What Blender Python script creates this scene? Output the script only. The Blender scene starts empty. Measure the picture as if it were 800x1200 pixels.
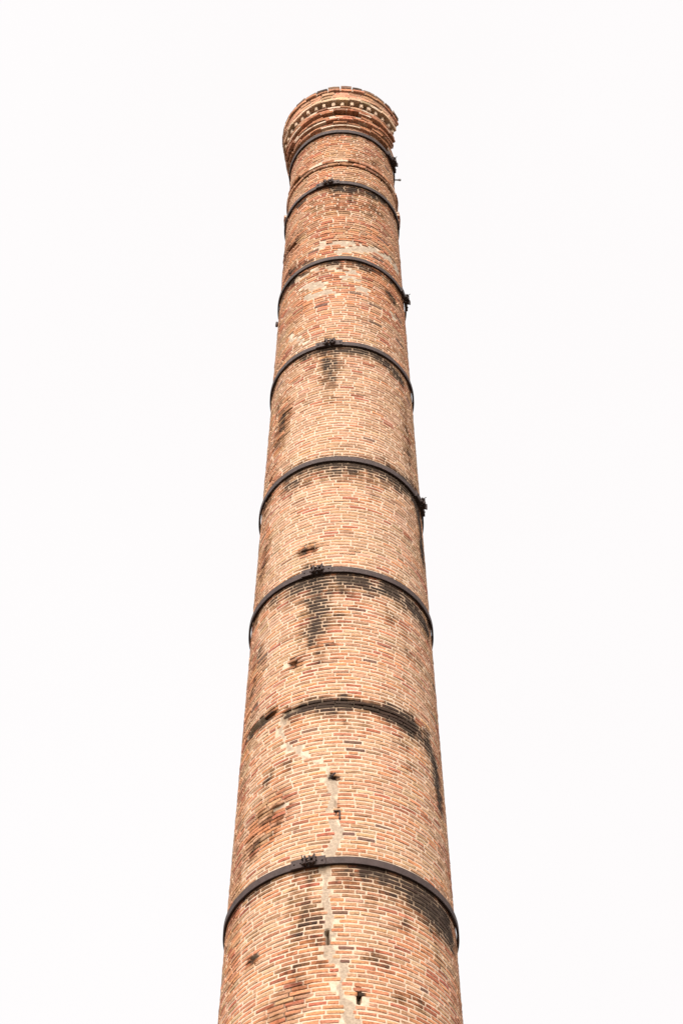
import bpy, math, random
import numpy as np
from mathutils import Matrix, Vector

rng = np.random.default_rng(11)
random.seed(11)
scene = bpy.context.scene
COL = scene.collection
RAD = math.pi / 180.0

# ------------------------------------------------------------------ dimensions (metres)
CAM_Z = 1.6
DIST = 22.0
TAPER = 0.02626
COURSE = 0.0675
BRICK = 0.232
JOINT = 0.0165
Z_WALL_TOP = 39.50


def R(z):
    return 1.9144 - TAPER * (np.asarray(z, dtype=float) - CAM_Z)

# ------------------------------------------------------------------ wear maps, plus shade painted into the holes: strokes on the wall ((angle in degrees, height), radius, strength)
STAIN_SHADE=[
  ([(-30.6, 25.33), (-13.3, 25.28), (16.0, 25.26), (40.3, 25.26)],0.117,0.50),
  ([(-2.0, 19.82), (16.6, 19.82), (40.2, 19.74), (70.1, 19.64)],0.111,0.50),
  ([(-38.5, 27.85), (0.0, 27.89), (31.3, 27.95), (63.4, 28.0)],0.099,0.50),
  ([(0.0, 25.16), (1.0, 24.44)],0.058,0.30),
  ([(9.5, 25.22), (10.3, 24.73)],0.047,0.35),
  ([(28.5, 25.16), (31.3, 24.65)],0.058,0.35),
  ([(29.9, 19.7), (31.9, 19.19)],0.060,0.35),
  ([(50.0, 19.44), (53.5, 18.91)],0.060,0.40),
  ([(18.1, 27.95), (21.3, 27.31)],0.062,0.35),
  ([(-24.7, 31.07), (-26.4, 30.56)],0.066,0.30),
  ([(-29.4, 22.67), (-30.2, 21.81)],0.065,0.25),
  ([(34.9, 22.58), (38.2, 21.92)],0.065,0.35),
  ([(0.0, 22.7), (0.9, 22.41)],0.044,0.40),
  ([(11.7, 22.63), (13.0, 22.29)],0.044,0.35),
  ([(10.3, 19.9), (16.7, 19.9), (21.9, 19.86)],0.061,1.10),
  ([(23.2, 19.87), (32.6, 19.86)],0.082,0.90),
  ([(37.5, 19.75), (48.8, 19.65), (66.6, 19.65)],0.111,1.15),
  ([(46.2, 19.86), (60.3, 19.76)],0.071,1.00),
  ([(-20.2, 19.9), (-14.1, 19.89)],0.071,0.55),
  ([(-21.6, 19.62), (-15.9, 18.98), (-18.8, 18.48)],0.129,0.42),
  ([(-9.6, 19.35), (-9.2, 18.43)],0.060,0.50),
  ([(16.4, 19.51), (34.5, 19.52)],0.121,0.35),
  ([(-30.7, 25.41), (-20.6, 25.44)],0.106,0.90),
  ([(-18.4, 25.5), (-15.2, 24.94), (-15.3, 24.31)],0.128,0.85),
  ([(-14.3, 24.3), (-13.9, 23.78)],0.114,0.40),
  ([(-2.1, 25.42), (6.4, 25.36), (15.0, 25.34)],0.070,1.00),
  ([(-7.9, 25.18), (0.0, 25.12)],0.058,0.70),
  ([(21.7, 25.4), (40.5, 25.34)],0.106,0.50),
  ([(29.4, 25.39), (37.7, 25.37)],0.082,1.10),
  ([(46.4, 25.33), (68.7, 25.23)],0.070,1.00),
  ([(-44.3, 25.4), (-33.9, 25.42)],0.082,0.50),
  ([(-40.6, 28.1), (-30.2, 28.15)],0.100,0.75),
  ([(-17.0, 28.11), (3.0, 28.08), (24.8, 28.12)],0.075,1.05),
  ([(-3.0, 27.93), (15.1, 28.01)],0.075,0.80),
  ([(30.2, 28.1), (47.5, 28.13), (67.4, 28.16)],0.112,0.95),
  ([(68.6, 28.08), (72.3, 27.56), (72.6, 26.88)],0.062,1.00),
  ([(-12.5, 31.2), (-8.8, 30.77), (-9.3, 30.37)],0.093,0.85),
  ([(-24.8, 31.17), (-15.3, 31.17)],0.080,0.60),
  ([(0.0, 31.11), (28.6, 31.12), (57.0, 30.97)],0.053,0.85),
  ([(-9.3, 30.37), (-10.4, 29.72)],0.065,0.35),
  ([(-33.1, 34.03), (-19.7, 33.71), (7.7, 33.63)],0.070,0.50),
  ([(-64.6, 34.24), (-43.4, 34.1)],0.071,0.50),
  ([(-4.3, 36.26), (13.1, 36.27), (37.4, 36.33)],0.089,0.70),
  ([(-17.2, 35.82), (36.5, 35.87)],0.176,0.30),
  ([(37.5, 36.4), (67.0, 36.41)],0.059,0.70),
  ([(-30.7, 22.8), (-21.7, 22.83), (-9.5, 22.83), (2.4, 22.83)],0.055,1.05),
  ([(2.4, 22.83), (14.3, 22.81), (26.9, 22.79)],0.044,0.90),
  ([(26.9, 22.79), (35.2, 22.78), (43.9, 22.75)],0.077,1.15),
  ([(39.9, 22.7), (45.1, 22.69)],0.066,0.90),
  ([(-14.2, 22.74), (-2.3, 22.73)],0.066,0.70),
  ([(-29.4, 22.67), (-24.1, 22.66)],0.077,0.50),
  ([(55.9, 22.73), (64.2, 22.4), (67.6, 21.77)],0.076,0.95),
  ([(48.1, 22.78), (55.8, 22.7)],0.066,0.70),
  ([(-66.7, 23.01), (-52.6, 22.96), (-40.6, 23.01)],0.039,1.00),
  ([(-30.0, 23.81), (-25.4, 23.72)],0.034,0.60),  # shade of a missing brick's hole, put into the colour
  ([(-25.5, 26.12), (-19.0, 26.15)],0.048,0.55),  # broken hole, its shade painted darker
  ([(-50.0, 21.09), (-38.9, 21.17)],0.148,0.14),
  ([(-29.2, 17.82), (-21.1, 17.93)],0.135,0.14),
  ([(-48.1, 18.83), (-43.4, 18.82)],0.025,0.70),  # slot of a lost brick, darkened in colour as shade
  ([(-49.5, 29.8), (-55.7, 29.38)],0.103,0.50),
  ([(-60.4, 28.2), (-71.4, 27.95)],0.100,0.25),
  ([(-60.8, 26.69), (-66.3, 26.24)],0.060,0.45),  # dark diagonal strokes over the eroded joints of the left flank
  ([(-59.1, 24.62), (-64.0, 24.46)],0.058,0.50),
  ([(-62.7, 24.0), (-69.1, 23.77)],0.045,0.45),
  ([(-60.5, 26.88), (-65.0, 26.75)],0.049,0.40),
  ([(-39.2, 21.86), (-46.3, 21.67)],0.043,0.50),
  ([(-45.7, 20.77), (-51.4, 20.64)],0.042,0.55),
  ([(-35.0, 21.19), (-41.9, 20.95)],0.042,0.50),
  ([(-33.0, 20.94), (-37.8, 20.64)],0.031,0.50),
  ([(-57.4, 30.44), (-61.8, 30.2)],0.053,0.45),
  ([(-60.2, 20.67), (-65.5, 20.34)],0.042,0.35),
  ([(-52.1, 35.01), (-82.2, 35.26)],0.145,0.35),
  ([(7.9, 18.07), (8.2, 17.9)],0.019,0.80),  # painted shade inside the open crack
  ([(-6.3, 18.94), (-5.8, 18.75)],0.015,0.80),  # painted shade inside the gap in the repair
  ([(-4.9, 21.49), (-2.2, 21.46)],0.027,0.80),  # painted shade inside the hole by the hook
  ([(15.6, 18.59), (27.8, 18.3)],0.098,0.30),
  ([(27.4, 18.05), (41.5, 18.09)],0.078,0.35),
  ([(46.8, 33.29), (52.6, 33.23)],0.049,0.80),
  ([(38.8, 24.58), (51.9, 23.95)],0.103,0.25),
  ([(50.1, 38.78), (71.4, 38.93)],0.062,0.40),
  ([(23.5, 37.41), (39.7, 37.42)],0.121,0.35),
  ([(54.7, 30.38), (61.4, 28.97)],0.104,0.30),
]
SMEAR=[
  ([(-35.3, 22.8), (-31.1, 22.32)],0.033,0.68),
  ([(-29.8, 22.25), (-17.4, 21.84), (-5.3, 21.54)],0.028,0.64),
  ([(-5.3, 21.45), (-5.6, 20.95)],0.049,1.00),
  ([(-3.4, 20.73), (-0.4, 20.47)],0.046,1.00),
  ([(-0.4, 20.47), (-6.7, 20.16)],0.052,0.85),
  ([(-8.3, 20.0), (-6.5, 19.61), (-5.6, 19.2)],0.045,0.98),
  ([(-5.6, 19.2), (-5.4, 18.67), (0.8, 18.41)],0.042,0.98),
  ([(0.8, 18.41), (0.8, 18.03), (2.2, 17.76)],0.047,1.00),
  ([(2.2, 17.76), (7.4, 17.55)],0.057,1.05),
  ([(-35.9, 32.95), (-21.3, 32.9), (-5.9, 32.87)],0.047,0.95),
  ([(-36.5, 33.27), (-16.8, 33.15)],0.042,0.85),
  ([(-1.5, 33.37), (13.7, 33.28)],0.036,0.85),
  ([(-22.0, 33.63), (11.5, 33.51)],0.042,0.62),
  ([(-20.3, 34.41), (16.1, 34.43)],0.048,0.66),
  ([(-3.9, 34.11), (29.1, 34.41), (50.4, 34.5)],0.051,0.85),
  ([(50.6, 34.56), (68.1, 34.47)],0.051,0.75),
  ([(13.6, 33.02), (24.6, 32.94)],0.036,0.85),
  ([(47.4, 32.7), (53.2, 32.68)],0.035,0.80),
  ([(-48.8, 32.02), (-27.6, 31.5)],0.034,0.70),
  ([(-48.0, 33.71), (-30.6, 33.61)],0.035,0.65),
]
ERODE=[
  ([(-80.7, 31.03), (-68.9, 25.93)],0.101,0.62),
  ([(-76.6, 26.11), (-68.6, 22.49)],0.103,0.62),
  ([(-71.4, 22.08), (-62.5, 18.81)],0.103,0.50),
  ([(-60.1, 31.69), (-71.0, 31.13)],0.094,0.50),
  ([(-50.3, 30.05), (-55.2, 29.26)],0.117,1.00),
  ([(-62.1, 28.55), (-70.4, 27.82)],0.113,0.90),
  ([(-61.9, 26.91), (-68.5, 26.11)],0.096,0.80),
  ([(-52.3, 35.07), (-84.3, 35.18)],0.174,1.00),
  ([(-60.1, 34.4), (-66.5, 33.89)],0.114,0.60),
  ([(-57.4, 24.23), (-63.6, 23.51)],0.102,0.70),
  ([(-36.6, 21.14), (-49.4, 20.9)],0.168,0.90),
  ([(-66.7, 23.01), (-40.6, 23.01)],0.044,1.20),
  ([(-32.5, 22.87), (0.0, 22.85), (45.2, 22.73)],0.033,0.90),
  ([(7.9, 18.1), (8.2, 17.87)],0.021,1.20),
  ([(-6.3, 18.91), (-5.8, 18.75)],0.020,1.30),
  ([(-4.9, 21.49), (-2.2, 21.46)],0.021,1.40),
  ([(-30.0, 23.81), (-25.4, 23.72)],0.045,1.30),
  ([(-25.5, 26.12), (-19.0, 26.15)],0.060,0.80),
  ([(-48.1, 18.83), (-43.4, 18.82)],0.035,1.50),
  ([(-21.1, 17.99), (-29.1, 17.75)],0.135,0.80),
  ([(-8.0, 34.54), (45.4, 34.89)],0.200,0.50),
  ([(-40.3, 32.77), (-50.1, 32.45)],0.124,0.60),
  ([(32.1, 33.41), (65.2, 33.33)],0.168,0.50),
  ([(-39.4, 37.29), (-59.8, 36.97)],0.150,0.60),
  ([(-2.2, 21.02), (-1.7, 20.8)],0.021,0.80),
]
RED=[
  ([(-79.2, 34.36), (0.0, 33.02), (61.4, 33.63)],0.416,0.90),
  ([(-49.9, 21.06), (-43.9, 21.25)],0.211,0.30),
  ([(-64.6, 18.85), (-41.2, 17.96), (53.1, 18.08)],0.337,0.75),
  ([(33.3, 18.87), (59.6, 18.76)],0.247,0.70),
  ([(-82.3, 21.27), (-81.6, 22.78), (-67.0, 24.97)],0.177,0.60),
  ([(-64.9, 26.98), (-60.8, 30.29)],0.152,0.60),
  ([(-52.7, 35.19), (34.8, 34.97)],0.201,0.70),
  ([(-79.9, 38.27), (-40.9, 37.94)],0.229,0.30),
  ([(0.0, 19.33), (15.9, 18.98)],0.160,0.50),
  ([(25.6, 23.88), (43.4, 23.62)],0.113,0.20),
]

# thin run-off below every hoop
for _i, _z in enumerate((19.93, 25.47, 28.07, 31.17, 33.77, 36.33, 38.25)):
    for _k in range(9):
        _a = -80 + _k * 18 + (_i * 37 + _k * 53) % 11
        STAIN_SHADE.append(([(_a, _z), (_a + 9, _z - .02), (_a + 15, _z)], .045 + .004 * ((_i + _k * 3) % 5), .30 + .07 * ((_i * 5 + _k * 3) % 6)))


def vnoise(x, y, z, seed=0):
    """vectorised value noise 0..1"""
    xi, yi, zi = np.floor(x).astype(np.int64), np.floor(y).astype(np.int64), np.floor(z).astype(np.int64)
    fx, fy, fz = x - xi, y - yi, z - zi
    fx, fy, fz = fx * fx * (3 - 2 * fx), fy * fy * (3 - 2 * fy), fz * fz * (3 - 2 * fz)

    def h(a, b, c):
        n = (a * 374761393 + b * 668265263 + c * 2147483647 + seed * 1274126177) & 0xffffffff
        n = ((n ^ (n >> 13)) * 1274126177) & 0xffffffff
        n = ((n ^ (n >> 16)) * 2246822519) & 0xffffffff
        return ((n ^ (n >> 15)) & 0xffff) / 65535.0
    out = 0
    for dx in (0, 1):
        for dy in (0, 1):
            for dz in (0, 1):
                w = (fx if dx else 1 - fx) * (fy if dy else 1 - fy) * (fz if dz else 1 - fz)
                out = out + w * h(xi + dx, yi + dy, zi + dz)
    return out


def wall_noise(th, z, s, seed=0, oct=3):
    r = R(z)
    x, y = r * np.sin(th), -r * np.cos(th)
    o, a, t = 0, 1.0, 0
    for k in range(oct):
        o = o + a * vnoise(x * s + 31.7, y * s + 17.3, z * s + 5.1, seed + k)
        t += a
        a *= .5
        s *= 2.1
    return o / t


def field(strokes, th, z, soft=1.0, gauss=False):
    """strength of the nearest strokes at wall points (th radians, z)"""
    th = np.asarray(th)
    z = np.asarray(z)
    out = np.zeros(np.broadcast(th, z).shape)
    th = np.broadcast_to(th, out.shape)
    z = np.broadcast_to(z, out.shape)
    for pts, rad, s in strokes:
        zs = [p[1] for p in pts]
        lim = rad * 2.4 / .62
        m = (z > min(zs) - lim) & (z < max(zs) + lim)
        if not m.any():
            continue
        tm, zm = th[m], z[m]
        tm = (tm + math.pi) % (2 * math.pi) - math.pi
        rr = R(zm)
        d2 = np.full(tm.shape, 1e9)
        for (a0, z0), (a1, z1) in zip(pts[:-1], pts[1:]):
            ax, ay = (a0 * RAD - tm) * rr, (z0 - zm) * .62
            bx, by = (a1 * RAD - tm) * rr, (z1 - zm) * .62
            ex, ey = bx - ax, by - ay
            L = ex * ex + ey * ey + 1e-9
            q = np.clip(-(ax * ex + ay * ey) / L, 0, 1)
            d2 = np.minimum(d2, (ax + q * ex) ** 2 + (ay + q * ey) ** 2)
        d = np.sqrt(d2) / rad
        v = s * 1.3 * np.exp(-.55 * (d * soft) ** 2) if gauss else s * np.clip(1.45 - .75 * d * soft, 0, 1) ** 1.3
        out[m] = np.maximum(out[m], v)
    return out


def smear_at(th, z):
    dt = (wall_noise(th, z, 5.5, 44, 2) - .5) * .20
    dz = (wall_noise(th, z, 5.5, 48, 2) - .5) * .20
    f = field(SMEAR, th + dt / R(z), z + dz, 1.12)
    return f + (wall_noise(th, z, 13.0, 40, 2) - .5) * 1.25 * (f > .02)

# ------------------------------------------------------------------ object helpers


def add_mesh(name, verts, faces, mats, parent=None, fmat=None, attrs=None, smooth=False):
    me = bpy.data.meshes.new(name)
    me.from_pydata([tuple(v) for v in verts] if not isinstance(verts, np.ndarray) else verts.tolist(), [], faces)
    for m in mats:
        me.materials.append(m)
    if fmat is not None:
        me.polygons.foreach_set('material_index', np.asarray(fmat, dtype=np.int32))
    if smooth:
        me.polygons.foreach_set('use_smooth', np.ones(len(me.polygons), dtype=bool))
    for k, v in (attrs or {}).items():
        v = np.asarray(v, dtype=np.float32)
        if v.ndim == 2:
            a = me.attributes.new(k, 'FLOAT_COLOR', 'POINT')
            a.data.foreach_set('color', np.hstack([v, np.ones((len(v), 1), np.float32)]).ravel())
        else:
            a = me.attributes.new(k, 'FLOAT', 'POINT')
            a.data.foreach_set('value', v)
    me.update()
    ob = bpy.data.objects.new(name, me)
    COL.objects.link(ob)
    ob.parent = parent
    return ob


class Geo:
    """collects pieces that become ONE mesh"""

    def __init__(self):
        self.v, self.f, self.m, self.n = [], [], [], 0
        self.a = {}

    def add(self, v, f, m=0, **attrs):
        v = np.asarray(v, dtype=float)
        self.v.append(v)
        self.f.extend([tuple(int(i) + self.n for i in q) for q in f])
        self.m.extend([m] * len(f))
        for k, val in attrs.items():
            self.a.setdefault(k, []).append(np.broadcast_to(val, (len(v),) + np.shape(val)[1:] if np.ndim(val) == 2 else (len(v),)))
        self.n += len(v)

    def build(self, name, mats, parent=None, smooth=False):
        return add_mesh(name, np.vstack(self.v), self.f, mats, parent, self.m,
                        {k: np.concatenate(v) for k, v in self.a.items()}, smooth)

# ------------------------------------------------------------------ materials


def nd(nt, typ, **kw):
    n = nt.nodes.new(typ)
    for k, v in kw.items():
        if k in n.inputs:
            n.inputs[k].default_value = v
        else:
            setattr(n, k, v)
    return n


def math_node(nt, op, a, b=None, clamp=False):
    n = nt.nodes.new('ShaderNodeMath')
    n.operation = op
    n.use_clamp = clamp
    for i, q in enumerate((a, b)):
        if q is None:
            continue
        if isinstance(q, (int, float)):
            n.inputs[i].default_value = q
        else:
            nt.links.new(q, n.inputs[i])
    return n.outputs[0]


def mapr(nt, v, a, b, c=0., d=1.):
    n = nt.nodes.new('ShaderNodeMapRange')
    n.interpolation_type = 'SMOOTHSTEP'
    nt.links.new(v, n.inputs['Value'])
    for k, q in zip(('From Min', 'From Max', 'To Min', 'To Max'), (a, b, c, d)):
        n.inputs[k].default_value = q
    return n.outputs['Result']


def mixc(nt, fac, a, b, blend='MIX'):
    n = nt.nodes.new('ShaderNodeMix')
    n.data_type = 'RGBA'
    n.blend_type = blend
    for sock, q in ((n.inputs['Factor'], fac), (n.inputs['A'], a), (n.inputs['B'], b)):
        if isinstance(q, (int, float)):
            sock.default_value = q
        elif isinstance(q, tuple):
            sock.default_value = q + (1.,) if len(q) == 3 else q
        else:
            nt.links.new(q, sock)
    return n.outputs['Result']


def noise(nt, co, scale, detail=4., rough=.55):
    n = nt.nodes.new('ShaderNodeTexNoise')
    n.inputs['Scale'].default_value = scale
    n.inputs['Detail'].default_value = detail
    n.inputs['Roughness'].default_value = rough
    nt.links.new(co, n.inputs['Vector'])
    return n.outputs['Fac']


def attr(nt, name, out):
    n = nt.nodes.new('ShaderNodeAttribute')
    n.attribute_name = name
    return n.outputs[out]


def new_mat(name, rough, spec=.25):
    m = bpy.data.materials.new(name)
    m.use_nodes = True
    nt = m.node_tree
    b = nt.nodes['Principled BSDF']
    b.inputs['Roughness'].default_value = rough
    b.inputs['Specular IOR Level'].default_value = spec
    co = nt.nodes.new('ShaderNodeTexCoord').outputs['Object']
    return m, nt, b, co


LIME = (.56, .43, .325)
SOOT = (.020, .0135, .010)


def brick_material():
    m, nt, b, co = new_mat('weathered_brick', .92, .2)
    tint = attr(nt, 'tint', 'Color')
    edge = attr(nt, 'edge', 'Fac')
    wash = attr(nt, 'wash', 'Fac')
    stain = attr(nt, 'stain', 'Fac')
    n1 = noise(nt, co, 38, 5, .65)
    n2 = noise(nt, co, 140, 3, .6)
    n3 = noise(nt, co, 11, 4, .6)
    mp = nt.nodes.new('ShaderNodeMapping')
    mp.inputs['Scale'].default_value = (1, 1, .42)
    nt.links.new(co, mp.inputs['Vector'])
    ns = noise(nt, mp.outputs[0], 7.5, 6, .68)
    base = mixc(nt, 1.0, tint, mixc(nt, mapr(nt, n1, .3, .72), (.72, .69, .66), (1.2, 1.19, 1.17)), 'MULTIPLY')
    base = mixc(nt, 1.0, base, mixc(nt, mapr(nt, n2, .35, .7), (.86, .85, .84), (1.08, 1.08, 1.08)), 'MULTIPLY')
    # old lime from the pointing spread over the arrises and in patches
    e = math_node(nt, 'MULTIPLY', edge, mapr(nt, n1, .34, .62))
    w = mapr(nt, math_node(nt, 'ADD', wash, math_node(nt, 'MULTIPLY', math_node(nt, 'SUBTRACT', n3, .5), .9)), .3, 1.2, 0, .30)
    fac = math_node(nt, 'MAXIMUM', math_node(nt, 'MULTIPLY', e, .5), w, True)
    base = mixc(nt, fac, base, LIME)
    # brown run-off then black crust, and the painted shade of holes and undersides
    s = math_node(nt, 'ADD', stain, math_node(nt, 'MULTIPLY', math_node(nt, 'SUBTRACT', ns, .5), math_node(nt, 'ADD', math_node(nt, 'MULTIPLY', mapr(nt, stain, .02, .3), 1.6), .25)))
    s = math_node(nt, 'ADD', s, math_node(nt, 'MULTIPLY', math_node(nt, 'SUBTRACT', n1, .5), .35))
    base = mixc(nt, mapr(nt, s, .06, .62, 0, .85), base, mixc(nt, 1., base, (.46, .36, .25), 'MULTIPLY'))
    base = mixc(nt, mapr(nt, s, .40, .98, 0, .92), base, SOOT)
    nt.links.new(base, b.inputs['Base Color'])
    bp = nd(nt, 'ShaderNodeBump', Strength=.55, Distance=.006)
    nt.links.new(math_node(nt, 'ADD', n1, math_node(nt, 'MULTIPLY', n2, .4)), bp.inputs['Height'])
    nt.links.new(bp.outputs[0], b.inputs['Normal'])
    return m


def mortar_material():
    m, nt, b, co = new_mat('lime_mortar', .95, .15)
    stain = attr(nt, 'stain', 'Fac')
    repair = attr(nt, 'repair', 'Fac')
    n1 = noise(nt, co, 30, 5, .65)
    n2 = noise(nt, co, 120, 3, .6)
    n3 = noise(nt, co, 11, 4, .6)
    mp = nt.nodes.new('ShaderNodeMapping')
    mp.inputs['Scale'].default_value = (1, 1, .42)
    nt.links.new(co, mp.inputs['Vector'])
    ns = noise(nt, mp.outputs[0], 7.5, 6, .68)
    n4 = noise(nt, co, 1.7, 3, .55)
    base = mixc(nt, mapr(nt, n1, .3, .7), (.47, .345, .25), (.60, .465, .355))
    base = mixc(nt, mapr(nt, n4, .45, .75, 0, .45), base, (.46, .31, .20))
    gray = mixc(nt, mapr(nt, n1, .3, .7), (.25, .19, .14), (.39, .305, .225))
    rp = math_node(nt, 'ADD', repair, math_node(nt, 'MULTIPLY', math_node(nt, 'SUBTRACT', n3, .5), .8))
    base = mixc(nt, mapr(nt, rp, .3, .7, 0, .9), base, gray)
    s = math_node(nt, 'ADD', stain, math_node(nt, 'MULTIPLY', math_node(nt, 'SUBTRACT', ns, .5), math_node(nt, 'ADD', math_node(nt, 'MULTIPLY', mapr(nt, stain, .02, .3), 1.6), .25)))
    s = math_node(nt, 'ADD', s, math_node(nt, 'MULTIPLY', math_node(nt, 'SUBTRACT', n1, .5), .3))
    base = mixc(nt, mapr(nt, s, .30, .85, 0, .55), base, mixc(nt, 1., base, (.48, .38, .27), 'MULTIPLY'))
    base = mixc(nt, mapr(nt, s, .86, 1.45, 0, .85), base, SOOT)
    nt.links.new(base, b.inputs['Base Color'])
    bp = nd(nt, 'ShaderNodeBump', Strength=.6, Distance=.008)
    nt.links.new(math_node(nt, 'ADD', n1, math_node(nt, 'MULTIPLY', n2, .4)), bp.inputs['Height'])
    nt.links.new(bp.outputs[0], b.inputs['Normal'])
    return m


def iron_material():
    m, nt, b, co = new_mat('old_painted_iron', .6, .22)
    n1 = noise(nt, co, 9, 5, .65)
    n2 = noise(nt, co, 60, 4, .6)
    base = mixc(nt, mapr(nt, n1, .3, .7), (.036, .0225, .020), (.058, .037, .033))
    base = mixc(nt, mapr(nt, n2, .6, .78, 0, .6), base, (.085, .045, .030))
    nt.links.new(base, b.inputs['Base Color'])
    nt.links.new(mapr(nt, n2, .3, .7, .6, .85), b.inputs['Roughness'])
    bp = nd(nt, 'ShaderNodeBump', Strength=.35, Distance=.004)
    nt.links.new(n2, bp.inputs['Height'])
    nt.links.new(bp.outputs[0], b.inputs['Normal'])
    return m


def plain_material(name, c0, c1, scale, rough=.8):
    m, nt, b, co = new_mat(name, rough, .3)
    n = noise(nt, co, scale, 6, .6)
    nt.links.new(mixc(nt, mapr(nt, n, .3, .7), c0, c1), b.inputs['Base Color'])
    return m


BRICKS = brick_material()
MORTAR = mortar_material()
IRON = iron_material()
STEEL = plain_material('galvanised_steel', (.25, .25, .25), (.36, .36, .35), 40, .5)
GROUND = plain_material('damp_earth', (.045, .037, .029), (.075, .062, .048), 1.3, .95)

# ------------------------------------------------------------------ bricks
PAL = np.array([
    (.435, .240, .135),   # tan
    (.475, .282, .168),   # pale buff
    (.485, .212, .103),   # orange
    (.345, .115, .063),   # red
    (.345, .185, .102),   # brown
    (.415, .172, .091),   # brick red
    (.15, .080, .055)])  # burnt
W_TAN = np.array([.48, .11, .15, .06, .11, .08, .01])
W_MID = np.array([.70, .13, .06, .028, .055, .024, .003])
W_RED = np.array([.20, .08, .46, .07, .04, .13, .02])


def tints(th, z):
    red = np.clip(field(RED, th, z, .8) * 1.1 + (wall_noise(th, z, .8, 7, 2) - .5) * .32 - .4 * (z > 34.6), 0, 1)
    mid = np.clip((z - 24.5) / 2, 0, 1) * np.clip((33 - z) / 1.5, 0, 1)
    w = W_TAN + (W_MID - W_TAN) * mid[:, None]
    w = w + (W_RED - w) * red[:, None]
    cum = np.cumsum(w / w.sum(1, keepdims=True), 1)
    k = (rng.random(len(th))[:, None] > cum).sum(1).clip(0, len(PAL) - 1)
    c = PAL[k] * (1 + rng.normal(0, .085, (len(th), 1))) * (1 + rng.normal(0, .035, (len(th), 3)))
    return np.clip(c * np.array([.99, .99, 1.02]), .02, .62)


NC, NR = 5, 4
_front = [(c * NR + r, (c + 1) * NR + r, (c + 1) * NR + r + 1, c * NR + r + 1) for c in range(NC - 1) for r in range(NR - 1)]
_b = NC * NR  # back verts: left-bottom, left-top, right-bottom, right-top
_brick_faces = _front + [
    tuple(reversed([_b + 0] + [0, 1, 2, 3] + [_b + 1])),
    tuple([_b + 2] + [(NC - 1) * NR + r for r in range(NR)] + [_b + 3]),
    tuple([_b + 0] + [c * NR for c in range(NC)] + [_b + 2]),
    tuple(reversed([_b + 1] + [c * NR + NR - 1 for c in range(NC)] + [_b + 3])),
]


def lay_bricks(geo, a, e, z0, z1, rad, tint, stain, wash, depth=.07, rough=.0018, bevel=.0052, arris=.009):
    """a, e: start / end angle; z0, z1: bed heights; rad: face radius (arrays)"""
    n = len(a)
    if n == 0:
        return
    V = np.zeros((n, NC * NR + 4, 3))
    EDGE = np.zeros((n, NC * NR + 4))
    ins = np.minimum(arris / rad, (e - a) * .2)
    cols = [a, a + ins, (a + e) / 2, e - ins, e]
    h = z1 - z0
    insz = np.minimum(arris, h * .25)
    tilt = rng.normal(0, .0035, n) * (e - a) * 3
    yaw = rng.normal(0, .010, n)
    zr = [z0, z0 + insz, z1 - insz, z1]
    for ci, c in enumerate(cols):
        for ri, zz in enumerate(zr):
            outer = ci in (0, NC - 1) or ri in (0, NR - 1)
            corner = ci in (0, NC - 1) and ri in (0, NR - 1)
            r = rad - (bevel if outer else 0) - (bevel * 1.3 if corner else 0) + rng.normal(0, rough, n)
            fr = (c - (a + e) / 2)
            r = r + yaw * fr * rad
            th = c + rng.normal(0, rough * .9, n) / rad + (rng.normal(0, .003, n) / rad if corner else 0)
            zz2 = zz + tilt * fr / np.maximum(e - a, 1e-4) + rng.normal(0, rough * .8, n)
            V[:, ci * NR + ri] = np.stack([r * np.sin(th), -r * np.cos(th), zz2], 1)
            EDGE[:, ci * NR + ri] = 1.0 if outer else .0
    for k, (c, zz) in enumerate(((a, z0), (a, z1), (e, z0), (e, z1))):
        r = rad - depth
        V[:, NC * NR + k] = np.stack([r * np.sin(c), -r * np.cos(c), zz], 1)
        EDGE[:, NC * NR + k] = 1
    nv = NC * NR + 4
    off = geo.n
    fa = []
    for q in _brick_faces:
        fa.append(np.array(q)[None, :] + (np.arange(n) * nv)[:, None] + off)
    for arr in fa:
        geo.f.extend(map(tuple, arr.tolist()))
        geo.m.extend([0] * n)
    geo.v.append(V.reshape(-1, 3))
    geo.n += n * nv
    Vf = V.reshape(-1, 3)
    th = np.arctan2(Vf[:, 0], -Vf[:, 1])
    if stain is None:
        st = field(STAIN_SHADE, th, Vf[:, 2], .8, True)
        st = st + np.repeat(rng.normal(0, .11, n), nv) * np.clip(st * 4, 0, 1) + np.repeat((rng.random(n) < .012) * rng.random(n) * .28, nv)
    else:
        st = np.repeat(stain, nv)
    for k, val in (('tint', np.repeat(tint, nv, 0)), ('edge', EDGE.reshape(-1)), ('wash', np.repeat(wash, nv)),
                   ('stain', st), ('repair', np.zeros(n * nv)), ('deep', np.zeros(n * nv))):
        geo.a.setdefault(k, []).append(val)


def course_layout(z, phase, length=BRICK, jit=.09):
    r = float(R(z))
    n = max(8, int(round(2 * math.pi * r / length)))
    L = np.ones(n) + rng.normal(0, jit, n)
    # now and then a header shows as a half-length brick
    half = rng.random(n) < .045
    L[half] *= .55
    L = np.cumsum(L / L.sum()) * 2 * math.pi
    st = np.concatenate([[0], L[:-1]]) + phase
    return st, L + phase


def lathe(geo, radii, zs, N, m, **attrs):
    """ring stack; radii (nz, N) or (nz,)"""
    zs = np.asarray(zs, float)
    th = np.linspace(0, 2 * math.pi, N, endpoint=False)
    rr = np.asarray(radii, float)
    if rr.ndim == 1:
        rr = rr[:, None] * np.ones((1, N))
    V = np.stack([rr * np.sin(th)[None], -rr * np.cos(th)[None], zs[:, None] + 0 * rr], 2).reshape(-1, 3)
    i = np.arange(len(zs) - 1)[:, None] * N
    j = np.arange(N)[None]
    j2 = (j + 1) % N
    F = np.stack([i + j, i + j2, i + N + j2, i + N + j], 2).reshape(-1, 4)
    geo.add(V, F, m, **attrs)


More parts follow.
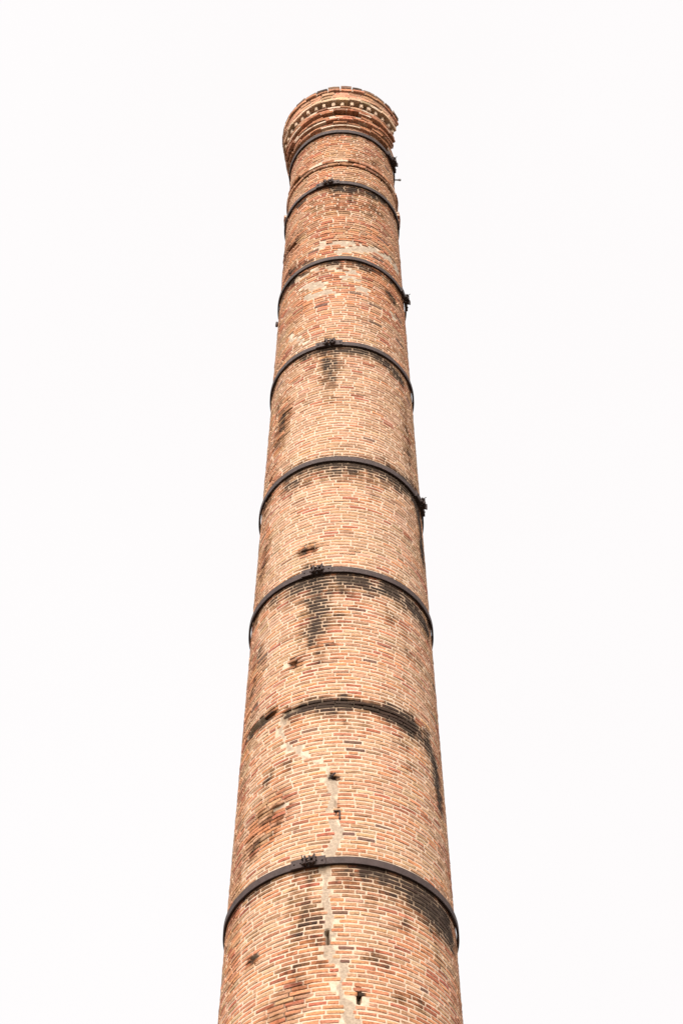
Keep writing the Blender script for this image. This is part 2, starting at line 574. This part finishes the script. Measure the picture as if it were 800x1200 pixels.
def mortar_attrs(th, z, smear, deep, stain=None):
    n = len(th)
    return dict(tint=np.full((n, 3), .4), edge=np.zeros(n), wash=np.zeros(n),
                stain=field(STAIN_SHADE, th, z, .8, True) if stain is None else stain, repair=smear, deep=deep)


def mortar_shell(geo, z_lo, z_hi, dz, N):
    zs = np.arange(z_lo, z_hi + dz * .5, dz)
    th = np.linspace(0, 2 * math.pi, N, endpoint=False)
    T, Z = [q.ravel() for q in np.meshgrid(th, zs)]
    Tw = (T + math.pi) % (2 * math.pi) - math.pi
    sm = np.clip(smear_at(Tw, Z), 0, 1.2)
    er = field(ERODE, Tw, Z)
    er0 = er
    er = np.clip(er * (.65 + .7 * wall_noise(Tw, Z, 5, 60, 2)), 0, 1.3)
    hi = np.clip((Z - 25) / 12, 0, 1)
    hi = np.clip((Z - 29) / 9, 0, 1)
    rec = .0030 + .0068 * hi + (wall_noise(Tw, Z, 14, 70, 2) - .5) * .0035 + er * .024 + np.clip(er0 - .9, 0, .25) * .24
    rec = rec - np.clip((sm - .3) / .4, 0, 1) * (.0005 + .0055 * hi + .010 * (wall_noise(Tw, Z, 16, 75, 3) - .35))
    rec = np.maximum(rec, -.004)
    rec = np.where((Z > 37.05) & (Z < 37.29), .075, rec)
    rr = (R(Z) - rec).reshape(len(zs), N)
    lathe(geo, rr, zs, N, 1, **mortar_attrs(Tw, Z, np.maximum(sm, er * .8), np.clip(er * 1.0, 0, 1)))


def brick_band(geo, k_lo, k_hi):
    """all courses k_lo..k_hi of the shaft wall"""
    A, E, Z0, Z1 = [], [], [], []
    for k in range(k_lo, k_hi):
        z = k * COURSE
        dth = BRICK / float(R(z))
        a, e = course_layout(z, (k % 2) * .5 * dth + rng.normal(0, .09) * dth + .3)
        jz = rng.normal(0, .0014)
        A.append(a)
        E.append(e)
        Z0.append(np.full(len(a), z + JOINT * .5 + jz))
        Z1.append(np.full(len(a), z + COURSE - JOINT * .5 + jz))
    A, E, Z0, Z1 = map(np.concatenate, (A, E, Z0, Z1))
    jt = JOINT * (.42 + .22 * np.clip((Z0 - 27) / 9, 0, 1)) / R(Z0)
    A = A + jt * (1 + rng.normal(0, .2, len(A)))
    E = E - jt * (1 + rng.normal(0, .2, len(A)))
    Z0 = Z0 + rng.normal(0, .0012, len(A))
    Z1 = Z1 + rng.normal(0, .0016, len(A))
    # trim what the repair mortar covers and drop the bricks that fell out
    S = 6
    q = (np.arange(S) + .5) / S
    tt = A[:, None] + (E - A)[:, None] * q[None]
    tt = (tt + math.pi) % (2 * math.pi) - math.pi
    zc = np.repeat(((Z0 + Z1) / 2)[:, None], S, 1)
    sm = smear_at(tt, zc) > .5
    keep = np.ones(len(A), bool)
    for i in np.nonzero(sm.any(1))[0]:
        best, run, s0 = (0, 0), 0, 0
        for j in range(S + 1):
            if j < S and not sm[i, j]:
                if run == 0:
                    s0 = j
                run += 1
            else:
                if run > best[1]:
                    best = (s0, run)
                run = 0
        w = E[i] - A[i]
        if best[1] < 2:
            keep[i] = False
        else:
            E[i] = A[i] + w * (best[0] + best[1]) / S
            A[i] = A[i] + w * best[0] / S
    tc = ((A + E) / 2 + math.pi) % (2 * math.pi) - math.pi
    zc = (Z0 + Z1) / 2
    er = field(ERODE, tc, zc)
    keep &= ~((er > 1.04) & (rng.random(len(A)) < .85))
    keep &= ~((er > .8) & (rng.random(len(A)) < .06))
    keep &= ~((zc > 37.03) & (zc < 37.30))
    A, E, Z0, Z1, tc, zc, er = [x[keep] for x in (A, E, Z0, Z1, tc, zc, er)]
    hi = np.clip((zc - 25) / 12, 0, 1)
    rad = R(zc) + .0022 + np.abs(rng.normal(0, 1, len(A))) * (.0016 + .0010 * hi + .006 * np.clip(er, 0, 1)) - .008 * np.clip(er, 0, 1)
    mid = np.clip((zc - 22) / 4, 0, 1) * np.clip((33 - zc) / 1.5, 0, 1)
    wash = .10 + .26 * np.maximum(mid, np.clip(zc - 34.6, 0, 1)) + rng.normal(0, .12, len(A)) - .25 * field(RED, tc, zc)
    lay_bricks(geo, A, E, Z0, Z1, rad, tints(tc, zc), None, wash)

# ------------------------------------------------------------------ the chimney
chimney = bpy.data.objects.new('brick_chimney', None)
chimney.empty_display_size = 2
COL.objects.link(chimney)
chimney['label'] = 'tall round tapering factory chimney of tan and red brick, hooped with dark iron bands'
chimney['category'] = 'chimney'

g = Geo()
mortar_shell(g, 0.0, 16.02, .18, 240)
mortar_shell(g, 16.02, Z_WALL_TOP, .0225, 420)
# flue: rim and inner face
Ri = float(R(Z_WALL_TOP)) - .30
zs = [Z_WALL_TOP - .001, Z_WALL_TOP, Z_WALL_TOP - 6]
lathe(g, np.array([float(R(Z_WALL_TOP)) - .01, Ri, Ri]), zs, 96, 1,
      **{k: v for k, v in mortar_attrs(np.zeros(96 * 3), np.zeros(96 * 3), np.zeros(96 * 3), np.full(96 * 3, .6), np.full(96 * 3, .7)).items()})
brick_band(g, 1, int(Z_WALL_TOP / COURSE))
g.build('brick_shaft', [BRICKS, MORTAR], chimney)


def ring_course(geo, z0, z1, dr, lo=-180, hi=180, length=.24, missing=0., tone=None, stain=0., depth=.3, jit=.05, zj=.003, rj=.006, joint=.014, mortar=True, wash=.1):
    """one projecting course of bricks between two angles; its underside is open to view"""
    zc = (z0 + z1) / 2
    r = float(R(zc)) + dr
    n = max(1, int(round((hi - lo) * RAD * r / length)))
    L = np.ones(n) + rng.normal(0, jit, n)
    L = np.cumsum(L / L.sum()) * (hi - lo) * RAD
    a = np.concatenate([[0], L[:-1]]) + lo * RAD
    e = L + lo * RAD
    keep = rng.random(n) >= missing
    jt = joint * .5 / r
    tc = (a + e) / 2
    t = tints(tc, np.full(n, zc)) if tone is None else np.array(tone)[None] * (1 + rng.normal(0, .16, (n, 1))) * (1 + rng.normal(0, .04, (n, 3)))
    zz0 = np.full(n, z0) + rng.normal(0, zj, n)
    zz1 = np.full(n, z1) + rng.normal(0, zj, n)
    rr = r + rng.normal(0, rj, n)
    st = np.clip(stain + rng.normal(0, .16, n), 0, 1.2)
    lay_bricks(geo, (a + jt)[keep], (e - jt)[keep], zz0[keep], zz1[keep], rr[keep], t[keep], st[keep],
               np.clip(wash + rng.normal(0, .1, n), 0, 1)[keep], depth=depth, rough=.0035, bevel=.005, arris=.009)
    if mortar:  # joints between the bricks, a little behind their faces
        rm = r - .012
        th = np.linspace(lo * RAD, hi * RAD, max(8, int((hi - lo) / 2)) + 1)
        V = []
        for q in th:
            s, c = math.sin(q), math.cos(q)
            for rad, zz in ((r - depth + .02, z0 + .006), (rm, z0 + .006), (rm, z1 - .006), (r - depth + .02, z1 - .006)):
                V.append((rad * s, -rad * c, zz))
        F = []
        for i in range(len(th) - 1):
            for j in range(4):
                j2 = (j + 1) % 4
                F.append((i * 4 + j, (i + 1) * 4 + j, (i + 1) * 4 + j2, i * 4 + j2))
        F += [(0, 1, 2, 3), tuple(4 * (len(th) - 1) + j for j in (3, 2, 1, 0))]
        m = len(V)
        geo.add(np.array(V), F, 1, tint=np.full((m, 3), .4), edge=np.zeros(m), wash=np.zeros(m),
                stain=np.full(m, stain * .6), repair=np.zeros(m), deep=np.zeros(m))


BM = [BRICKS, MORTAR]
T_RED = (.43, .175, .092)
T_TAN = (.45, .225, .135)
T_DARK = (.17, .095, .065)
T_ORG = (.45, .20, .105)

# string course under the neck: two oversailing courses, tinted dark to deepen their underside shade
g = Geo()
ring_course(g, 37.080, 37.142, .030, missing=.04, tone=T_TAN, stain=.22)
ring_course(g, 37.166, 37.232, .052, missing=.08, tone=T_ORG, stain=.25)
ring_course(g, 37.246, 37.306, .030, tone=T_TAN)
g.build('string_course', BM, chimney)

# what is left of a lower ledge, one stub on either flank
for lo, hi in ((-118, -82), (80, 116)):
    g = Geo()
    ring_course(g, 36.60, 36.664, .042, lo + 3, hi - 2, tone=T_ORG)
    ring_course(g, 36.68, 36.744, .062, lo, hi, tone=T_RED, missing=.1)
    ring_course(g, 36.76, 36.824, .062, lo, hi - 4, tone=T_TAN, missing=.1)
    g.build('brick_ledge', BM, chimney)

# the crown
g = Geo()
zc = [39.267 + .02, 39.56]
# plain fascia above the dentils, four courses, lime-washed
for i in range(3):
    z = 39.267 + i * .097
    ring_course(g, z, z + .088, .190 + .004 * i, -205, 66 + rng.normal(0, 2), tone=T_TAN if i else (.50, .33, .21), wash=.5 if i else .2, rj=.005)
crown = g.build('crown', BM, chimney)

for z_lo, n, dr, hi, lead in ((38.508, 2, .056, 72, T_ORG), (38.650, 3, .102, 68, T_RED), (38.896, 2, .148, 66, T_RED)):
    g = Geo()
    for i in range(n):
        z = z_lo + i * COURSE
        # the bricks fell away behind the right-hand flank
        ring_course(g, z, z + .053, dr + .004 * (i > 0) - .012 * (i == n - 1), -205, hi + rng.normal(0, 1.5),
                    tone=(lead if i == 0 else (T_ORG, T_RED, T_ORG)[(i + n) % 3]), missing=.09, rj=.016, wash=.02, stain=.22 if i == 0 else .05)  # first course tinted darker, standing in for shade on its underside
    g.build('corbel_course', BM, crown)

# dentils
g = Geo()
rd = float(R(39.2)) + .148
nd_ = int(round(2 * math.pi * rd / .172))
ring_course(g, 39.075, 39.135, .128, -205, 70, length=.22, tone=T_TAN, rj=.01)
for i in range(nd_):
    c = i * 2 * math.pi / nd_ + rng.normal(0, .006)
    dg = (math.degrees(c) + 180) % 360 - 180
    if 68 < dg < 152:
        continue
    w = .029 / rd * (1 + rng.normal(0, .1))
    lay_bricks(g, np.array([c - w]), np.array([c + w]), np.array([39.140 + rng.normal(0, .004)]), np.array([39.265]),
               np.array([rd + rng.normal(0, .008)]), np.array([(.52, .37, .26)]) * (1 + rng.normal(0, .1)), np.array([.04 + .08 * rng.random()]), np.array([.45]),
               depth=.2, bevel=.008, arris=.012)
g.build('dentil_course', BM, crown)

# coping: two courses, broken off on the right
g = Geo()
ring_course(g, 39.556, 39.626, .228, -205, 70, length=.235, tone=T_ORG, stain=.14, missing=.0, rj=.008, joint=.018, depth=.42)
ring_course(g, 39.638, 39.712, .236, -203, 68, length=.235, tone=T_DARK, stain=.35, missing=.02, rj=.010, joint=.024, zj=.006, depth=.42, mortar=False)
ring_course(g, 39.557, 39.622, .03, 72, 153, length=.235, tone=T_RED, stain=.3, missing=.25, rj=.02, depth=.35)
# loose bits left on top
for deg, dz in ((23, .0), (37.5, .01), (-31, .0)):
    c = deg * RAD
    w = .05 / 1.1
    lay_bricks(g, np.array([c - w]), np.array([c + w]), np.array([39.71 + dz]), np.array([39.76 + dz]), np.array([1.10]),
               np.array([T_DARK]), np.array([.4]), np.array([0.]), depth=.1, rough=.006)
g.build('coping', BM, crown)

# ------------------------------------------------------------------ iron bands with clamps
def box(geo, o, ax, ay, az, hx, hy, hz, ch=.003):
    """chamfer-free box from a centre, three axes and half sizes"""
    V = [o + ax * (sx * hx) + ay * (sy * hy) + az * (sz * hz) for sx in (-1, 1) for sy in (-1, 1) for sz in (-1, 1)]
    geo.add(np.array([tuple(v) for v in V]), [(0, 1, 3, 2), (4, 6, 7, 5), (0, 4, 5, 1), (2, 3, 7, 6), (0, 2, 6, 4), (1, 5, 7, 3)])


def cyl(geo, p0, p1, r, n=10, r1=None):
    p0, p1 = Vector(p0), Vector(p1)
    d = (p1 - p0).normalized()
    u = d.orthogonal().normalized()
    w = d.cross(u)
    V = []
    for p, rr in ((p0, r), (p1, r if r1 is None else r1)):
        for i in range(n):
            t = 2 * math.pi * i / n
            V.append(tuple(p + u * (rr * math.cos(t)) + w * (rr * math.sin(t))))
    F = [(i, (i + 1) % n, n + (i + 1) % n, n + i) for i in range(n)] + [tuple(reversed(range(n))), tuple(range(n, 2 * n))]
    geo.add(np.array(V), F)


def make_band(z_lo, z_hi, clamp_deg, seed):
    r0 = float(R((z_lo + z_hi) / 2)) + .005
    z_lo = z_lo + .004
    hh = (z_hi - z_lo) * .86
    z_hi = z_lo + hh
    N = 256
    th = np.linspace(0, 2 * math.pi, N, endpoint=False)
    # the hoop bears on the front and stands a little off the flanks
    off = .003 + .006 * np.clip(np.abs(np.sin(th)) ** 6, 0, 1) * (.6 + .4 * np.sin(th + seed)) + .003 * np.sin(5 * th + seed)
    zz = .006 * np.sin(2 * th + seed * 2.1) + .003 * np.sin(7 * th + seed)
    tk = .029
    prof = [(0, 0), (tk - .003, 0), (tk, .004), (tk, hh - .004), (tk - .003, hh), (0, hh)]
    V = []
    for q, o, dz in zip(th, off, zz):
        for pr, pz in prof:
            r = r0 + o + pr
            V.append((r * math.sin(q), -r * math.cos(q), z_lo + pz + dz))
    P = len(prof)
    F = []
    for i in range(N):
        i2 = (i + 1) % N
        for j in range(P):
            j2 = (j + 1) % P
            F.append((i * P + j, i2 * P + j, i2 * P + j2, i * P + j2))
    gb = Geo()
    gb.add(np.array(V), F)
    band = gb.build('iron_band', [IRON], chimney)
    # clamp
    c = clamp_deg * RAD
    rad = Vector((math.sin(c), -math.cos(c), 0))
    tan = Vector((math.cos(c), math.sin(c), 0))
    up = Vector((0, 0, 1))
    zc = (z_lo + z_hi) / 2
    rb = r0 + tk + .004 + .006 * abs(math.sin(c)) ** 6
    gc = Geo()
    # lapped plates riveted to the hoop on both sides
    for s, ln in ((-1, .085), (1, .075)):
        q = c + s * (.055 + ln) / rb
        tr = Vector((math.sin(q), -math.cos(q), 0))
        tt = Vector((math.cos(q), math.sin(q), 0))
        box(gc, tr * (rb + .006) + up * zc, tt, tr, up, ln, .014, hh * .5 + .012)
        for k in (-.5, .5):
            pz = tr * (rb + .018) + tt * (k * ln) + up * zc
            cyl(gc, pz, pz + tr * .014, .014, 8, .009)
    # lugs turned outwards, the right one flared
    l0 = rad * (rb + .037) - tan * .034 + up * zc
    box(gc, l0, (tan + rad * .12).normalized(), (rad - tan * .12).normalized(), up, .010, .040, hh * .5 + .004)
    ra = (rad + tan * .75).normalized()
    l1 = rad * (rb + .036) + tan * .062 + up * (zc + .004)
    box(gc, l1, (tan - rad * .75).normalized(), ra, up, .010, .046, hh * .5 + .006)
    l2 = rad * (rb + .034) + tan * .020 + up * zc
    box(gc, l2, tan, rad, up, .010, .036, hh * .5)
    # two bolts with nuts through the lugs
    for k, ex in ((.27, .105), (-.27, .09)):
        o = rad * (rb + .040 + .02 * k) + up * (zc + hh * k)
        cyl(gc, o - tan * .085, o + tan * ex, .013, 8)
        cyl(gc, o - tan * .072, o - tan * .046, .022, 6)
        cyl(gc, o + tan * .036, o + tan * .058, .022, 6)
    # a bent pin standing out of the gap
    o = rad * (rb + .05) - tan * .065 + up * (zc + hh * .2)
    cyl(gc, o, o + rad * .055 + up * .025, .008, 6, .006)
    o = rad * (rb + .05) + tan * .0 + up * (zc - hh * .1)
    cyl(gc, o, o + rad * .028 + tan * .02 - up * .02, .009, 6, .008)
    gc.build('clamp', [IRON], band)
    return band


for i, (lo, hi, deg) in enumerate(((19.952, 20.085, -15.2), (25.495, 25.625, -14.8), (28.100, 28.225, 72.5), (31.203, 31.320, -9.5),
                                   (33.812, 33.925, 77.), (36.366, 36.474, -13.7), (38.275, 38.395, 71.5))):
    make_band(lo, hi, deg, i * 1.7 + .4)

# ------------------------------------------------------------------ small ironwork
def wall_point(deg, z, dr=0.):
    c = deg * RAD
    r = float(R(z)) + dr
    return Vector((r * math.sin(c), -r * math.cos(c), z))


g = Geo()   # L-shaped hook by the crack
p = wall_point(-3.6, 20.86, .010)
q = wall_point(-0.6, 20.86, .016)
cyl(g, p, q, .011, 8)
cyl(g, q, wall_point(-.6, 20.72, .014), .011, 8)
cyl(g, q, wall_point(-.6, 20.86, -.04), .011, 8)
g.build('iron_hook', [IRON], chimney)
g = Geo()
p = wall_point(-5.2, 21.47, .014)
cyl(g, wall_point(-4.4, 21.45, -.05), wall_point(-4.4, 21.45, .05), .014, 8)
cyl(g, wall_point(-4.4, 21.45, .045), wall_point(-3.0, 21.50, .04), .012, 8)
cyl(g, wall_point(-4.4, 21.45, .02), wall_point(-6.6, 21.44, .012), .010, 8)
g.build('iron_hook', [IRON], chimney)

g = Geo()   # peg low on the left flank
cyl(g, wall_point(-88, 33.4, -.05), wall_point(-88, 33.4, .045), .03, 8)
cyl(g, wall_point(-88, 33.36, .03), wall_point(-88, 33.47, .03), .022, 8)
g.build('iron_peg', [IRON], chimney)

g = Geo()   # thin rod with an insulator on the right flank
a = wall_point(93, 38.30, -.05)
d = Vector((1, 0, 0))
cyl(g, a, a + d * .16, .014, 8)
cyl(g, a + d * .13, a + d * .19, .012, 10, .026)
cyl(g, a + d * .19, a + d * .205, .026, 10, .010)
g.build('insulator_rod', [STEEL], chimney)

# ------------------------------------------------------------------ ground
N = 64
V = [(0, 0, 0)]
rings = [2.5, 5, 10, 20, 40, 90, 200, 500, 1500, 4000]
for r in rings:
    for i in range(N):
        t = 2 * math.pi * i / N
        V.append((r * math.cos(t), r * math.sin(t), (vnoise(np.array([r * math.cos(t) * .12]), np.array([r * math.sin(t) * .12]), np.array([0.]), 3)[0] - .5) * .12 - .05 if r > 2.5 else -.01))
F = [(0, 1 + i, 1 + (i + 1) % N) for i in range(N)]
for k in range(len(rings) - 1):
    for i in range(N):
        i2 = (i + 1) % N
        F.append((1 + k * N + i, 1 + (k + 1) * N + i, 1 + (k + 1) * N + i2, 1 + k * N + i2))
ground = add_mesh('ground', V, F, [GROUND])
ground['kind'] = 'structure'
ground['label'] = 'bare dark earth around the foot of the brick chimney'

# ------------------------------------------------------------------ light
SUN_EL, SUN_AZ = 50.0, 14.0      # behind the camera, a little to the left, veiled by cloud
w = bpy.data.worlds.new('World')
scene.world = w
w.use_nodes = True
nt = w.node_tree
bg = nt.nodes['Background']
sky = nt.nodes.new('ShaderNodeTexSky')
sky.sky_type = 'NISHITA'
sky.sun_disc = False
sky.sun_elevation = math.radians(SUN_EL)
sky.sun_rotation = math.radians(180 + SUN_AZ)
co = nt.nodes.new('ShaderNodeTexCoord').outputs['Generated']
n = noise(nt, co, 2.2, 5, .5)
# thin even cloud, much brighter on the side of the veiled sun than on the side away from it
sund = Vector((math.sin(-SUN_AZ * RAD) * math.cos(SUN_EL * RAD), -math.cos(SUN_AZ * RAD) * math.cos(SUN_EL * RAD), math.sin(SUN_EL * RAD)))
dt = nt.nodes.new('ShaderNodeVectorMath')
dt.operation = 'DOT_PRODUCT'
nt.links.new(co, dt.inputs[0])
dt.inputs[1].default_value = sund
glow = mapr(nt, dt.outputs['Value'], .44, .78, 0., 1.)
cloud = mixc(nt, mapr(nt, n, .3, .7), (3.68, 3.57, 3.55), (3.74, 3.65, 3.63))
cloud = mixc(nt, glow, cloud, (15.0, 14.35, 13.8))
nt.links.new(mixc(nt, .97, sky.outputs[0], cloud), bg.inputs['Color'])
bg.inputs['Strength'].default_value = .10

sun = bpy.data.lights.new('sun', 'SUN')
sun.energy = 1.3
sun.angle = math.radians(14)
sun.color = (1.0, .95, .87)
so = bpy.data.objects.new('sun', sun)
COL.objects.link(so)
d = Vector((math.sin(-SUN_AZ * RAD) * math.cos(SUN_EL * RAD), -math.cos(SUN_AZ * RAD) * math.cos(SUN_EL * RAD), math.sin(SUN_EL * RAD)))
so.rotation_euler = d.to_track_quat('Z', 'Y').to_euler()
so.location = d * 60

# ------------------------------------------------------------------ camera
cam = bpy.data.cameras.new('camera')
cam.sensor_fit = 'VERTICAL'
cam.sensor_height = 36.0
cam.lens = 79.41
cam.clip_end = 20000
cam.clip_start = .1
cob = bpy.data.objects.new('camera', cam)
COL.objects.link(cob)
cob.location = (0, -DIST, CAM_Z)
cob.rotation_euler = (Matrix.Rotation(math.radians(90 + 50.64), 3, 'X') @ Matrix.Rotation(math.radians(.11), 3, 'Z')).to_euler()
scene.camera = cob

scene.view_settings.view_transform = 'Standard'
scene.view_settings.look = 'None'
scene.view_settings.gamma = 1
scene.view_settings.exposure = 1.45
